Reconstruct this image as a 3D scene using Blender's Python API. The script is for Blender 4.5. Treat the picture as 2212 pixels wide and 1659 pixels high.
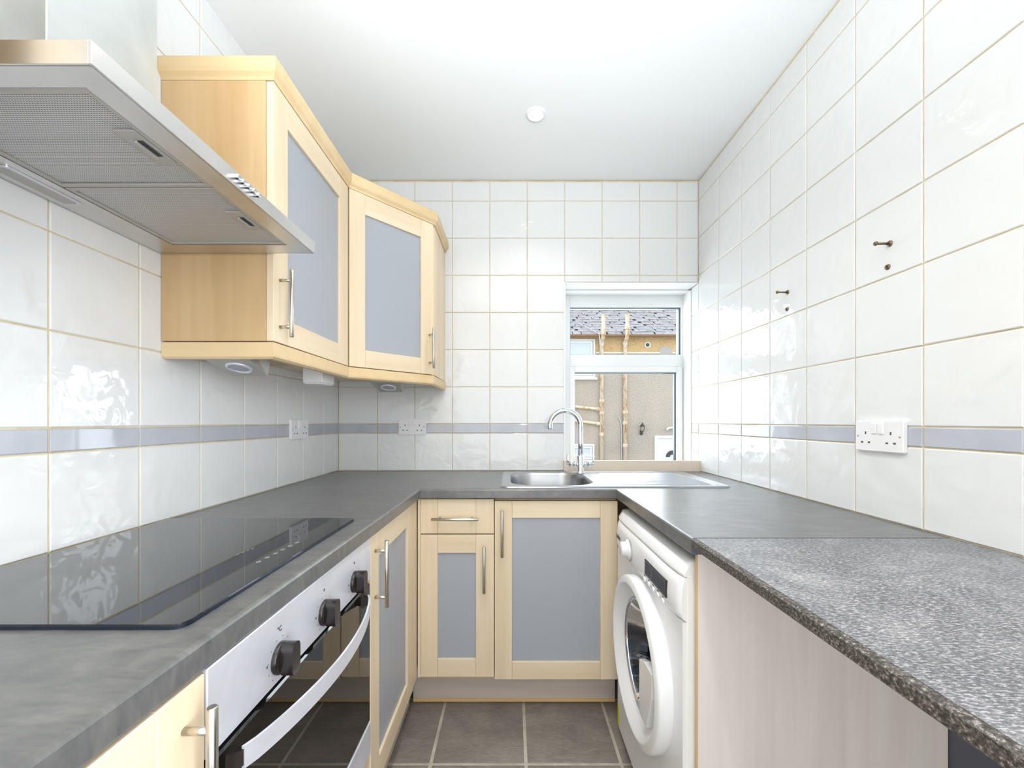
import bpy, bmesh, math, random
from mathutils import Vector, Matrix
random.seed(7)
for _o in list(bpy.data.objects): bpy.data.objects.remove(_o)
SC = bpy.context.scene
COL = SC.collection
PI = math.pi

# ------------------------------------------------------------ camera, sky, lights, exposure
CZ = 1.175                                   # camera height; the back wall stands at y = 2.195
cam_data = bpy.data.cameras.new('camera')
cam = bpy.data.objects.new('camera', cam_data); COL.objects.link(cam)
cam.location = (0, 0, CZ); cam.rotation_euler = (PI/2, 0, 0)
cam_data.sensor_width = 36; cam_data.lens = 36*889/2212
cam_data.shift_y = 80.5/2212; cam_data.clip_start = 0.02; cam_data.clip_end = 200
SC.camera = cam

world = bpy.data.worlds.new('world'); SC.world = world; world.use_nodes = True
wn = world.node_tree.nodes; wn['Background'].inputs[0].default_value = (0.84, 0.92, 1.0, 1)
wn['Background'].inputs[1].default_value = 2.2

def area(name, loc, rot, sx, sy, power, color=(1,1,1), shape='RECTANGLE', spread=PI):
    d = bpy.data.lights.new(name, 'AREA'); d.shape = shape; d.size = sx; d.size_y = sy
    d.energy = power; d.color = color; d.spread = spread
    o = bpy.data.objects.new(name, d); o.location = loc; o.rotation_euler = rot; COL.objects.link(o)
    return o
# added fill light behind the camera, across the doorway opening
area('rear_fill_light', (0.03, -1.50, 1.18), (PI/2, 0, 0), 1.75, 2.25, 25, (0.89, 0.945, 1.0))
# added fill light in front of the solid right wall, behind the camera
area('side_fill_light', (0.97, -0.85, 1.25), (PI/2, 0, PI/2), 1.1, 1.9, 48, (0.89, 0.945, 1.0), 'RECTANGLE', 2.35)
# added fill light above the camera, aimed up to brighten the ceiling
area('ceiling_fill_light', (0.0, -0.02, 1.62), (PI-0.52, 0, 0), 0.5, 0.5, 14, (0.91, 0.97, 1.0), 'RECTANGLE', 1.9)
# daylight of the sky at the kitchen window
area('window_daylight', (0.64, 2.60, 1.45), (-PI/2, 0, 0), 0.62, 0.95, 9, (0.86, 0.93, 1.0))
LAMPS = [(0.10, 1.72), (0.10, 1.13), (0.10, 0.50), (0.10, -0.20), (0.10, -0.90)]
LAMP_W = 1.8
SC.view_settings.view_transform = 'Standard'
SC.view_settings.look = 'None'
SC.view_settings.exposure = 0.10
SC.view_settings.gamma = 1
SC.view_settings.use_curve_mapping = False

# ------------------------------------------------------------ materials
class NT:
    def __init__(s, name):
        s.m = bpy.data.materials.new(name); s.m.use_nodes = True
        s.t = s.m.node_tree; s.n = s.t.nodes; s.l = s.t.links; s.b = s.n['Principled BSDF']
    def node(s, typ, **kw):
        n = s.n.new(typ)
        for k, v in kw.items(): setattr(n, k, v)
        return n
    def link(s, a, b): s.l.new(a, b)
    def set(s, **kw):
        names = dict(rough='Roughness', metal='Metallic', ior='IOR', spec='Specular IOR Level', coat='Coat Weight', coatr='Coat Roughness', trans='Transmission Weight', alpha='Alpha')
        for k, v in kw.items():
            if k == 'col': s.b.inputs['Base Color'].default_value = (*v, 1)
            else: s.b.inputs[names[k]].default_value = v
        return s
    def coords(s, scale=(1,1,1), rand=False, rot=(0,0,0)):
        tc = s.node('ShaderNodeTexCoord'); mp = s.node('ShaderNodeMapping')
        mp.inputs['Scale'].default_value = scale; mp.inputs['Rotation'].default_value = rot
        s.link(tc.outputs['Object'], mp.inputs['Vector'])
        if rand:
            oi = s.node('ShaderNodeObjectInfo'); mu = s.node('ShaderNodeVectorMath', operation='SCALE')
            cb = s.node('ShaderNodeCombineXYZ')
            for i in range(3): s.link(oi.outputs['Random'], cb.inputs[i])
            s.link(cb.outputs[0], mu.inputs[0]); mu.inputs['Scale'].default_value = 37.0
            s.link(mu.outputs[0], mp.inputs['Location'])
        return mp.outputs[0]
    def noise(s, vec, scale=5, detail=4, rough=0.5, dist=0):
        n = s.node('ShaderNodeTexNoise'); n.inputs['Scale'].default_value = scale
        n.inputs['Detail'].default_value = detail; n.inputs['Roughness'].default_value = rough
        n.inputs['Distortion'].default_value = dist; s.link(vec, n.inputs['Vector']); return n.outputs['Fac']
    def ramp(s, fac, stops):
        r = s.node('ShaderNodeValToRGB'); e = r.color_ramp.elements
        while len(e) < len(stops): e.new(0.5)
        for i, (p, c) in enumerate(stops): e[i].position = p; e[i].color = (*c, 1)
        s.link(fac, r.inputs[0]); return r.outputs[0]
    def mix(s, fac, a, b, mode='MIX'):
        m = s.node('ShaderNodeMix', data_type='RGBA', blend_type=mode)
        if isinstance(fac, (int, float)): m.inputs[0].default_value = fac
        else: s.link(fac, m.inputs[0])
        for i, v in ((6, a), (7, b)):
            if isinstance(v, tuple): m.inputs[i].default_value = (*v, 1)
            else: s.link(v, m.inputs[i])
        return m.outputs[2]
    def color(s, out): s.link(out, s.b.inputs['Base Color'])
    def bump(s, h, strength=0.3, dist=0.01):
        b = s.node('ShaderNodeBump'); b.inputs['Strength'].default_value = strength; b.inputs['Distance'].default_value = dist
        s.link(h, b.inputs['Height']); s.link(b.outputs[0], s.b.inputs['Normal']); return b

def srgb(r, g, b):
    f = lambda c: (c/255/12.92) if c/255 <= 0.04045 else ((c/255+0.055)/1.055)**2.4
    return (f(r), f(g), f(b))

def plain(name, col, rough=0.5, metal=0, ior=1.5, **kw):
    return NT(name).set(col=col, rough=rough, metal=metal, ior=ior, **kw).m

def wood(name, axis, base, dark, light, rough=0.42, fine=1.0):
    w = NT(name).set(rough=rough)
    sc = [26*fine]*3; sc[axis] = 1.3
    v = w.coords(tuple(sc), rand=True)
    a = w.noise(v, 1.0, 5, 0.62, 0.4)
    sc2 = [7.0]*3; sc2[axis] = 0.5
    v2 = w.coords(tuple(sc2), rand=True)
    c = w.noise(v2, 1.0, 3, 0.5, 1.2)
    f1 = w.ramp(a, [(0.3, dark), (0.5, base), (0.72, light)])
    f2 = w.ramp(c, [(0.36, dark), (0.55, base), (0.75, light)])
    w.color(w.mix(0.5, f1, f2)); w.bump(a, 0.06, 0.002)
    return w.m

BEECH = (srgb(231,212,182), srgb(221,199,167), srgb(238,221,196))
M = {}
for ax, k in ((2, 'wood_v'), (0, 'wood_h')):
    M[k] = wood('beech_'+k[-1], ax, *BEECH)
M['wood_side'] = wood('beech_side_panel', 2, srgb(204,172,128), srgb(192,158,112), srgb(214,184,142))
M['wood_trim'] = wood('beech_moulding', 0, srgb(224,197,153), srgb(217,188,143), srgb(232,208,168), fine=0.6)
M['pale_wood'] = wood('pale_birch_laminate', 2, srgb(236,229,226), srgb(228,217,212), srgb(243,238,235), 0.5)
M['plinth'] = wood('grey_plinth', 0, srgb(210,196,186), srgb(198,184,173), srgb(219,207,199), 0.5)
M['edge'] = plain('beech_edging', srgb(226,190,135), 0.5)
M['carcass'] = plain('carcass_board', srgb(215,190,150), 0.6)

w = NT('white_glazed_tile').set(col=srgb(230,231,232), rough=0.035, ior=1.52)
v = w.coords((1,1,1), rand=True); h = w.noise(v, 13, 2.5, 0.45, 0.4); w.bump(h, 0.5, 0.008); M['tile'] = w.m
w = NT('grey_border_tile').set(rough=0.05, ior=1.5)
v = w.coords((1,1,1), rand=True); h = w.noise(v, 12, 2, 0.4)
w.color(w.ramp(h, [(0.3, srgb(181,184,194)), (0.7, srgb(190,193,202))])); w.bump(h, 0.15, 0.004); M['band'] = w.m
w = NT('cream_grout').set(rough=0.9)
v = w.coords(); h = w.noise(v, 9, 5, 0.7); w.color(w.ramp(h, [(0.3, srgb(198,179,138)), (0.5, srgb(217,201,163)), (0.75, srgb(232,223,200))])); M['grout'] = w.m
M['ceiling'] = plain('white_ceiling_paint', srgb(246,248,250), 0.85)
M['paint'] = plain('white_wall_paint', srgb(236,236,234), 0.8)
M['shaded_wall'] = plain('shaded_plaster', srgb(88,90,104), 0.7)  # plaster under the right worktop, its shade put into the colour
M['upvc'] = plain('white_upvc', srgb(240,242,243), 0.28)
M['gasket'] = plain('window_gasket', srgb(92,104,112), 0.4)
M['sill'] = plain('beige_sill_board', srgb(222,208,192), 0.5)
M['plastic'] = plain('white_plastic', srgb(238,237,240), 0.28)
M['pin_hole'] = plain('socket_hole', srgb(70,62,60), 0.7)
M['enamel'] = plain('white_enamel', srgb(238,239,242), 0.22)
M['black_plastic'] = plain('black_gloss_plastic', srgb(34,28,28), 0.18)
M['ink'] = plain('dark_print', srgb(60,60,64), 0.6)
M['white_ink'] = plain('white_print', srgb(128,130,134), 0.5)

def brushed(name, col, rough, axis=0, bump=0.08, metal=1.0):
    w = NT(name).set(metal=metal, rough=rough)
    sc = [320]*3; sc[axis] = 6
    v = w.coords(tuple(sc)); h = w.noise(v, 1, 3, 0.6)
    v2 = w.coords((3,3,3)); c = w.noise(v2, 2, 4, 0.6, 0.5)
    d = tuple(x*0.90 for x in col); l = tuple(min(1, x*1.06) for x in col)
    w.color(w.ramp(c, [(0.3, d), (0.7, l)])); w.bump(h, bump, 0.001)
    return w.m
M['steel'] = brushed('brushed_steel', srgb(232,233,242), 0.38, metal=0.5)
M['steel_hood'] = brushed('brushed_hood_steel', srgb(214,213,212), 0.34)
M['steel_chimney'] = brushed('satin_chimney_steel', srgb(222,225,224), 0.36, 2)
M['steel_sink'] = brushed('sink_steel', srgb(176,177,180), 0.28, 0, 0.04)
M['nickel'] = brushed('satin_nickel', srgb(205,199,188), 0.27, 2, 0.03)
M['chrome'] = plain('chrome', srgb(222,225,230), 0.06, 1.0)
M['grey_metal'] = plain('grey_painted_metal', srgb(186,184,180), 0.45, 0.4)
M['screw'] = plain('dull_zinc', srgb(120,108,88), 0.4, 0.9)

w = NT('frosted_grey_glass').set(rough=0.38, ior=1.45)
v = w.coords((1,1,1)); h = w.noise(v, 500, 2, 0.5)
w.color(w.ramp(h, [(0.3, srgb(160,164,172)), (0.7, srgb(172,176,183))])); w.bump(h, 0.15, 0.0005); M['frost'] = w.m

w = NT('perforated_filter').set(metal=0.4, rough=0.4)
tc = w.node('ShaderNodeTexCoord'); sp = w.node('ShaderNodeSeparateXYZ'); w.link(tc.outputs['Object'], sp.inputs[0])
def sinn(out, k):
    a = w.node('ShaderNodeMath', operation='MULTIPLY'); a.inputs[1].default_value = k; w.link(out, a.inputs[0])
    b = w.node('ShaderNodeMath', operation='SINE'); w.link(a.outputs[0], b.inputs[0]); return b.outputs[0]
mu = w.node('ShaderNodeMath', operation='MULTIPLY'); ad = w.node('ShaderNodeMath', operation='ADD'); su = w.node('ShaderNodeMath', operation='SUBTRACT')
for q in (ad, su): w.link(sp.outputs[0], q.inputs[0]); w.link(sp.outputs[1], q.inputs[1])
w.link(sinn(ad.outputs[0], 2*PI/0.0078), mu.inputs[0]); w.link(sinn(su.outputs[0], 2*PI/0.0078), mu.inputs[1])
w.color(w.ramp(mu.outputs[0], [(0.0, srgb(220,220,220)), (0.12, srgb(214,214,214)), (0.5, srgb(112,112,118))]))
w.bump(mu.outputs[0], 0.35, -0.0015); M['filter'] = w.m

w = NT('grey_brushed_laminate').set(rough=0.30, ior=1.5)
v = w.coords((2.2, 5, 3), rot=(0,0,0.5)); a = w.noise(v, 2.6, 7, 0.62, 2.2)
v2 = w.coords((30, 140, 40), rot=(0,0,0.35)); b = w.noise(v2, 1, 3, 0.6, 0.6)
c1 = w.ramp(a, [(0.28, srgb(72,73,75)), (0.5, srgb(94,94,94)), (0.74, srgb(122,121,117))])
c2 = w.ramp(b, [(0.3, srgb(78,78,80)), (0.7, srgb(116,116,113))])
w.color(w.mix(0.35, c1, c2)); w.bump(b, 0.05, 0.001); w.set(ior=1.7); M['worktop'] = w.m

w = NT('speckled_stone_laminate').set(rough=0.36, ior=1.5)
v = w.coords((1, 1, 1)); a = w.noise(v, 6, 8, 0.72, 0.9)
v2 = w.coords((130, 330, 200), rot=(0,0,0.25)); b = w.noise(v2, 1, 4, 0.72)
c1 = w.ramp(a, [(0.32, srgb(74,75,80)), (0.5, srgb(112,113,118)), (0.68, srgb(176,175,176))])
c2 = w.ramp(b, [(0.40, srgb(52,53,60)), (0.52, srgb(116,116,120)), (0.62, srgb(206,204,204))])
w.color(w.mix(0.55, c1, c2)); w.bump(b, 0.18, 0.001); M['stone'] = w.m
w = NT('rough_dark_worktop_edge').set(rough=0.6)
v = w.coords((220, 220, 260)); b = w.noise(v, 1, 4, 0.75)
w.color(w.ramp(b, [(0.42, srgb(48,43,40)), (0.56, srgb(96,90,86)), (0.68, srgb(178,172,166))])); w.bump(b, 0.4, 0.002); M['stone_edge'] = w.m
M['end_cap'] = plain('blue_grey_end_cap', srgb(104,108,126), 0.4, 0.3)

M['hob'] = plain('black_ceramic_glass', srgb(18,18,21), 0.025, 0, 2.2)
M['oven_glass'] = plain('black_oven_glass', srgb(20,17,16), 0.02, 0, 1.75)
M['rim'] = plain('dark_blue_steel_rim', srgb(60,64,82), 0.25, 0.8)

w = NT('slate_floor_tile').set(rough=0.5)
v = w.coords((1,1,1), rand=True); a = w.noise(v, 5, 8, 0.62, 0.8)
v2 = w.coords((22, 60, 20), rand=True, rot=(0,0,-0.35)); b = w.noise(v2, 1, 6, 0.65, 1.2)
c1 = w.ramp(a, [(0.3, srgb(108,103,98)), (0.5, srgb(138,131,123)), (0.72, srgb(162,153,142))])
c2 = w.ramp(b, [(0.3, srgb(104,99,94)), (0.6, srgb(142,134,126)), (0.75, srgb(184,174,162))])
w.color(w.mix(0.45, c1, c2)); w.bump(b, 0.55, 0.006); M['slate_floor'] = w.m
w = NT('floor_grout').set(rough=0.85)
v = w.coords((1,1,1)); a = w.noise(v, 14, 6, 0.7); w.color(w.ramp(a, [(0.3, srgb(166,160,148)), (0.7, srgb(204,197,184))])); M['floor_grout'] = w.m

def thin_glass(name, tint, ior=1.5, extra=0.0):
    w = NT(name); n = w.n; n.remove(w.b)
    tr = w.node('ShaderNodeBsdfTransparent'); tr.inputs[0].default_value = (*tint, 1)
    gl = w.node('ShaderNodeBsdfGlossy'); gl.inputs['Roughness'].default_value = 0.01
    fr = w.node('ShaderNodeFresnel'); fr.inputs[0].default_value = ior
    mx = w.node('ShaderNodeMixShader'); w.link(fr.outputs[0], mx.inputs[0]); w.link(tr.outputs[0], mx.inputs[1]); w.link(gl.outputs[0], mx.inputs[2])
    w.link(mx.outputs[0], n['Material Output'].inputs[0]); return w.m
M['glass'] = thin_glass('window_glass', (0.95, 0.97, 0.97))
M['bowl_glass'] = thin_glass('washer_bowl_glass', (0.50, 0.62, 0.78), 1.7)
M['drum'] = brushed('drum_steel', srgb(196,206,224), 0.4)
M['rubber'] = plain('dark_rubber', srgb(52,52,58), 0.6)

def emit(name, col, strength):
    w = NT(name); w.set(col=col, rough=0.5); w.b.inputs['Emission Color'].default_value = (*col, 1); w.b.inputs['Emission Strength'].default_value = strength; return w.m
M['lamp'] = emit('lit_lamp', (1.0, 0.93, 0.82), 12.0)

# outside
w = NT('roughcast_render').set(rough=0.95)
v = w.coords((1,1,1)); a = w.noise(v, 34, 6, 0.85); b = w.noise(v, 0.8, 5, 0.6)
c1 = w.ramp(a, [(0.38, srgb(118,104,92)), (0.5, srgb(184,170,156)), (0.62, srgb(226,214,202))])
c2 = w.ramp(b, [(0.35, srgb(168,158,146)), (0.65, srgb(196,180,160))])
w.color(w.mix(0.5, c1, c2)); w.bump(a, 0.5, 0.02); M['roughcast'] = w.m
w = NT('yellow_stone_wall').set(rough=0.95)
v = w.coords((1,1,1)); a = w.noise(v, 22, 6, 0.8); b = w.noise(v, 1.5, 5, 0.6)
c1 = w.ramp(a, [(0.36, srgb(170,136,88)), (0.5, srgb(212,178,126)), (0.66, srgb(232,208,164))])
c2 = w.ramp(b, [(0.35, srgb(196,152,94)), (0.65, srgb(214,182,132))])
w.color(w.mix(0.5, c1, c2)); w.bump(a, 0.6, 0.03); M['yellow_wall'] = w.m
w = NT('weathered_slate').set(rough=0.8)
v = w.coords((1,1,1), rand=True); a = w.noise(v, 4, 6, 0.75); b = w.noise(v, 14, 4, 0.7)
c1 = w.ramp(a, [(0.36, srgb(92,82,78)), (0.46, srgb(154,148,150)), (0.7, srgb(182,177,180))])
c2 = w.ramp(b, [(0.36, srgb(96,84,78)), (0.46, srgb(158,152,154)), (0.7, srgb(170,166,168))])
w.color(w.mix(0.5, c1, c2)); M['roof_slate'] = w.m
M['slate_gap'] = plain('roof_underlay', srgb(62,56,56), 0.9)
w = NT('rusty_cream_pipe').set(rough=0.75)
v = w.coords((3,3,1.1)); a = w.noise(v, 3, 6, 0.7, 0.5)
w.color(w.ramp(a, [(0.34, srgb(176,110,72)), (0.42, srgb(200,156,112)), (0.50, srgb(218,200,172)), (0.7, srgb(228,216,194))])); M['pipe'] = w.m
M['gutter'] = plain('rusty_brown_gutter', srgb(150,112,78), 0.7)
M['house_white'] = plain('white_house_upvc', srgb(232,234,236), 0.35)
M['house_glass'] = plain('house_window_glass', srgb(200,206,212), 0.15)
M['grey_patch'] = plain('grey_cement_patch', srgb(176,168,160), 0.9)
M['lantern_black'] = plain('lantern_black', srgb(40,46,44), 0.4)
M['lantern_glass'] = plain('lantern_glass', srgb(190,186,160), 0.1)
M['paving'] = plain('grey_paving', srgb(150,147,142), 0.9)
M['cable'] = plain('grey_cable', srgb(196,196,192), 0.6)
M['yellow'] = plain('yellow_sticker', srgb(222,222,40), 0.5)

# ------------------------------------------------------------ mesh helpers
class Bm:
    def __init__(s): s.bm = bmesh.new(); s.mi = 0
    def _mark(s, faces, smooth=False):
        for f in faces: f.material_index = s.mi; f.smooth = smooth
    def box(s, x0, x1, y0, y1, z0, z1, bev=0.0, seg=1):
        bm = s.bm
        vs = [bm.verts.new(p) for p in ((x0,y0,z0),(x1,y0,z0),(x1,y1,z0),(x0,y1,z0),(x0,y0,z1),(x1,y0,z1),(x1,y1,z1),(x0,y1,z1))]
        fs = [bm.faces.new([vs[i] for i in q]) for q in ((0,3,2,1),(4,5,6,7),(0,1,5,4),(1,2,6,5),(2,3,7,6),(3,0,4,7))]
        s._mark(fs)
        if bev > 0:
            es = list({e for f in fs for e in f.edges})
            r = bmesh.ops.bevel(bm, geom=es, offset=bev, segments=seg, affect='EDGES', profile=0.5)
            s._mark(r['faces'], seg > 1)
        return s
    def prism(s, pts, z0, z1, axis='z'):
        bm = s.bm
        def P(a, b, c): return {'z': (a, b, c), 'x': (c, a, b), 'y': (a, c, b)}[axis]
        lo = [bm.verts.new(P(a, b, z0)) for a, b in pts]; hi = [bm.verts.new(P(a, b, z1)) for a, b in pts]
        n = len(pts); fs = [bm.faces.new(lo[::-1]), bm.faces.new(hi)]
        for i in range(n): fs.append(bm.faces.new((lo[i], lo[(i+1)%n], hi[(i+1)%n], hi[i])))
        s._mark(fs); bmesh.ops.recalc_face_normals(bm, faces=fs); return s
    def cyl(s, p0, p1, r, r1=None, seg=20, caps=True):
        return s.tube([p0, p1], [r, r if r1 is None else r1], seg, caps)
    def tube(s, pts, rad, seg=14, caps=True):
        bm = s.bm; pts = [Vector(p) for p in pts]
        if not isinstance(rad, (list, tuple)): rad = [rad]*len(pts)
        rings = []; up = None
        for i, p in enumerate(pts):
            t = ((pts[min(i+1, len(pts)-1)]-pts[max(i-1, 0)])).normalized()
            if up is None:
                up = t.orthogonal().normalized()
            else:
                up = (up - t*up.dot(t)).normalized()
            sd = t.cross(up)
            rings.append([bm.verts.new(p + (up*math.cos(a)+sd*math.sin(a))*rad[i]) for a in (2*PI*k/seg for k in range(seg))])
        fs = []
        for a, b in zip(rings, rings[1:]):
            for k in range(seg): fs.append(bm.faces.new((a[k], a[(k+1)%seg], b[(k+1)%seg], b[k])))
        s._mark(fs, True)
        if caps: s._mark([bm.faces.new(rings[0][::-1]), bm.faces.new(rings[-1])])
        return s
    def lathe(s, prof, c=(0,0,0), axis='z', seg=32, smooth=True):
        bm = s.bm; rings = []
        def P(r, h, a):
            x, y = r*math.cos(a), r*math.sin(a)
            q = {'z': (x, y, h), 'y': (x, h, y), 'x': (h, x, y)}[axis]
            return (q[0]+c[0], q[1]+c[1], q[2]+c[2])
        for r, h in prof:
            if r < 1e-6: rings.append([bm.verts.new(P(0, h, 0))])
            else: rings.append([bm.verts.new(P(r, h, 2*PI*k/seg)) for k in range(seg)])
        fs = []
        for a, b in zip(rings, rings[1:]):
            for k in range(seg):
                k2 = (k+1) % seg
                q = [a[k % len(a)], a[k2 % len(a)], b[k2 % len(b)], b[k % len(b)]]
                u = []
                for v_ in q:
                    if v_ not in u: u.append(v_)
                if len(u) > 2: fs.append(bm.faces.new(u))
        s._mark(fs, smooth); bmesh.ops.recalc_face_normals(bm, faces=fs); return s
    def sweep(s, path, prof, side=1, smooth=False):
        """path: open 2-D polyline; prof: (offset to the side, z) points, closed ring; mitred corners"""
        bm = s.bm; n = len(path); rings = []
        dirs = [(Vector(path[i+1])-Vector(path[i])).normalized() for i in range(n-1)]
        nor = [Vector((d.y, -d.x))*side for d in dirs]
        for i, p in enumerate(path):
            if i == 0: m = nor[0]
            elif i == n-1: m = nor[-1]
            else:
                m = (nor[i-1]+nor[i]).normalized(); m = m/max(0.2, m.dot(nor[i]))
            rings.append([bm.verts.new((p[0]+m.x*o, p[1]+m.y*o, z)) for o, z in prof])
        k = len(prof); fs = []
        for a, b in zip(rings, rings[1:]):
            for j in range(k): fs.append(bm.faces.new((a[j], a[(j+1)%k], b[(j+1)%k], b[j])))
        fs += [bm.faces.new(rings[0]), bm.faces.new(rings[-1][::-1])]
        s._mark(fs, smooth); bmesh.ops.recalc_face_normals(bm, faces=fs); return s
    def plate(s, outer, hole, lift, d):
        """flat sheet with a hole: outer and hole are loops of 2-D points, lift maps (a,b,depth) to 3-D"""
        bm = s.bm
        for z in (0, d):
            es = []
            for loop in (outer, hole):
                vs = [bm.verts.new(lift(a, b, z)) for a, b in loop]
                es += [bm.edges.new((vs[i], vs[(i+1) % len(vs)])) for i in range(len(vs))]
            r = bmesh.ops.triangle_fill(bm, use_beauty=True, use_dissolve=False, edges=es)
            s._mark([g for g in r['geom'] if isinstance(g, bmesh.types.BMFace)])
        for loop in (outer, hole):
            n = len(loop)
            for i in range(n):
                a, b = loop[i], loop[(i+1) % n]
                s._mark([bm.faces.new([bm.verts.new(lift(*q)) for q in ((a[0],a[1],0),(b[0],b[1],0),(b[0],b[1],d),(a[0],a[1],d))])])
        return s
    def mesh(s, name):
        me = bpy.data.meshes.new(name); s.bm.normal_update(); s.bm.to_mesh(me); s.bm.free(); return me

def link(name, me, mats, parent=None, loc=(0,0,0), rot=(0,0,0), **props):
    o = bpy.data.objects.new(name, me); COL.objects.link(o)
    if not isinstance(mats, (list, tuple)): mats = [mats]
    if me is not None and len(me.materials) == 0:
        for m in mats: me.materials.append(M[m])
    o.location = loc; o.rotation_euler = rot
    if parent is not None: o.parent = parent
    for k, v_ in props.items(): o[k] = v_
    return o
def obj(name, b, mats, parent=None, loc=(0,0,0), rot=(0,0,0), **props):
    return link(name, b.mesh(name), mats, parent, loc, rot, **props)
def thing(name, label, cat, loc=(0,0,0), rz=0, group=None):
    o = bpy.data.objects.new(name, None); COL.objects.link(o); o.empty_display_size = 0.05
    o.location = loc; o.rotation_euler = (0, 0, rz); o['label'] = label; o['category'] = cat
    if group: o['group'] = group
    return o
def copy_tree(o, parent=None):
    c = o.copy(); COL.objects.link(c)
    if parent is not None: c.parent = parent
    for ch in list(o.children): copy_tree(ch, c)
    return c
def text_mesh(body, size, depth=0.0004):
    cu = bpy.data.curves.new('txt', 'FONT'); cu.body = body; cu.size = size; cu.extrude = depth
    cu.align_x = 'CENTER'; cu.align_y = 'CENTER'; cu.resolution_u = 3
    o = bpy.data.objects.new('txt', cu); COL.objects.link(o)
    dg = bpy.context.evaluated_depsgraph_get(); me = bpy.data.meshes.new_from_object(o.evaluated_get(dg))
    bpy.data.objects.remove(o); me.materials.clear(); return me
def rrect(x0, x1, y0, y1, r, n=6):
    pts = []
    for cx, cy, a0 in ((x1-r, y0+r, -PI/2), (x1-r, y1-r, 0), (x0+r, y1-r, PI/2), (x0+r, y0+r, PI)):
        for k in range(n+1):
            a = a0 + PI/2*k/n; pts.append((cx+r*math.cos(a), cy+r*math.sin(a)))
    return pts

# ------------------------------------------------------------ room
XL, XR, YB, ZC = -0.926, 0.994, 2.195, 2.464
G = 0.0028
ROWS = [0.911, 1.111, 1.1614, 1.3577, 1.5562, 1.7547, 1.9532, 2.1517, 2.350, 2.47]
YF = -1.62
b = Bm().box(-1.06, 1.12, YF-0.1, 2.5, -0.1, -0.003)
floor = obj('floor', b, 'floor_grout', kind='structure')
b = Bm(); vs = []
for x, y, z in ((-1.06,YF-.1,2.405),(1.12,YF-.1,2.455),(1.12,2.5,2.463),(-1.06,2.5,2.463)):
    vs.append(b.bm.verts.new((x,y,z)))
up = [b.bm.verts.new((v_.co.x, v_.co.y, 2.6)) for v_ in vs]
fs = [b.bm.faces.new(vs[::-1]), b.bm.faces.new(up)] + [b.bm.faces.new((vs[i], vs[(i+1)%4], up[(i+1)%4], up[i])) for i in range(4)]
bmesh.ops.recalc_face_normals(b.bm, faces=fs)
ceiling = obj('ceiling', b, 'ceiling', kind='structure')
b = Bm().box(-1.06, XL-G, YF, 2.5, 0, 2.46)
wall_left = obj('wall_left', b, 'grout', kind='structure')
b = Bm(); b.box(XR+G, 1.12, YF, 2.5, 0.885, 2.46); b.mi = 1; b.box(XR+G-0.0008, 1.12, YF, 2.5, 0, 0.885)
wall_right = obj('wall_right', b, ['grout', 'shaded_wall'], kind='structure')
WX0, WZ0, WZ1 = 0.279, 0.860, 1.9157
b = Bm(); b.box(XL-G, WX0, YB+G, 2.5, 0, 2.46); b.box(WX0, XR+G, YB+G, 2.5, WZ1, 2.46); b.box(WX0, XR+G, YB+G, 2.5, 0, WZ0)
wall_back = obj('wall_back', b, 'grout', kind='structure')
b = Bm()   # wall behind the camera; its doorway goes with the added rear fill light
b.box(XL-G, -0.75, YF-0.1, YF, 0, 2.42); b.box(0.85, XR+G, YF-0.1, YF, 0, 2.42); b.box(-0.75, 0.85, YF-0.1, YF, 2.3, 2.42)
b.box(-1.2, 1.2, -3.3, -3.2, 0, 2.5); b.box(-1.3, -1.2, -3.3, YF-.1, 0, 2.5); b.box(1.2, 1.3, -3.3, YF-.1, 0, 2.5); b.box(-1.3, 1.3, -3.3, YF-.1, 2.5, 2.6); b.box(-1.3, 1.3, -3.3, YF-.1, -.1, 0)  # closed hall box added beyond the doorway to keep sky light out
wall_front = obj('wall_front', b, 'paint', kind='structure')

_tc = {}
def tile_mesh(w_, h_, mat):
    k = (round(w_, 4), round(h_, 4), mat)
    if k not in _tc:
        b = Bm(); bm = b.bm; e = 0.0022; t = G
        lay = []
        for ins, y in ((0, 0), (0, -t*0.45), (e, -t)):
            lay.append([bm.verts.new(p) for p in ((ins, y, ins), (w_-ins, y, ins), (w_-ins, y, h_-ins), (ins, y, h_-ins))])
        for a, c in zip(lay, lay[1:]):
            for i in range(4): bm.faces.new((a[i], a[(i+1)%4], c[(i+1)%4], c[i])).smooth = False
        bm.faces.new(lay[-1])
        bmesh.ops.recalc_face_normals(bm, faces=bm.faces[:])
        me = b.mesh('tile'); me.materials.append(M[mat]); _tc[k] = me
    return _tc[k]
JG = 0.0016
def tile_wall(parent, us, frame, hole=None):
    for r in range(len(ROWS)-1):
        z0, z1 = ROWS[r]+JG, ROWS[r+1]-JG
        if r == len(ROWS)-2: z1 = min(z1, 2.452)
        band = r == 1
        for u0, u1 in zip(us, us[1:]):
            a, c, lo = u0+JG, u1-JG, z0
            if hole and (a+c)/2 > hole[0]:
                if z1 < hole[1]+0.012: continue
                lo = max(z0, hole[1]+0.002)
            x, y, rz = frame(a, c)
            link('border_tile' if band else 'tile', tile_mesh(c-a, z1-lo, 'band' if band else 'tile'), [], parent, (x, y, lo),
                 (random.uniform(-.0012, .0012), 0, rz+random.uniform(-.0014, .0014)))
bx = [XL] + [-0.7195+0.2001*k for k in range(9)] + [XR]
tile_wall(wall_back, bx, lambda a, c: (a, YB+G, 0), hole=(WX0-0.01, WZ1))
ly = [2.0237-0.2*k for k in range(13)][::-1] + [YB]
tile_wall(wall_left, ly, lambda a, c: (XL-G, a, PI/2))
ry = [1.981-0.197*k for k in range(13)][::-1] + [YB]
tile_wall(wall_right, ry, lambda a, c: (XR+G, c, -PI/2))
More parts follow.
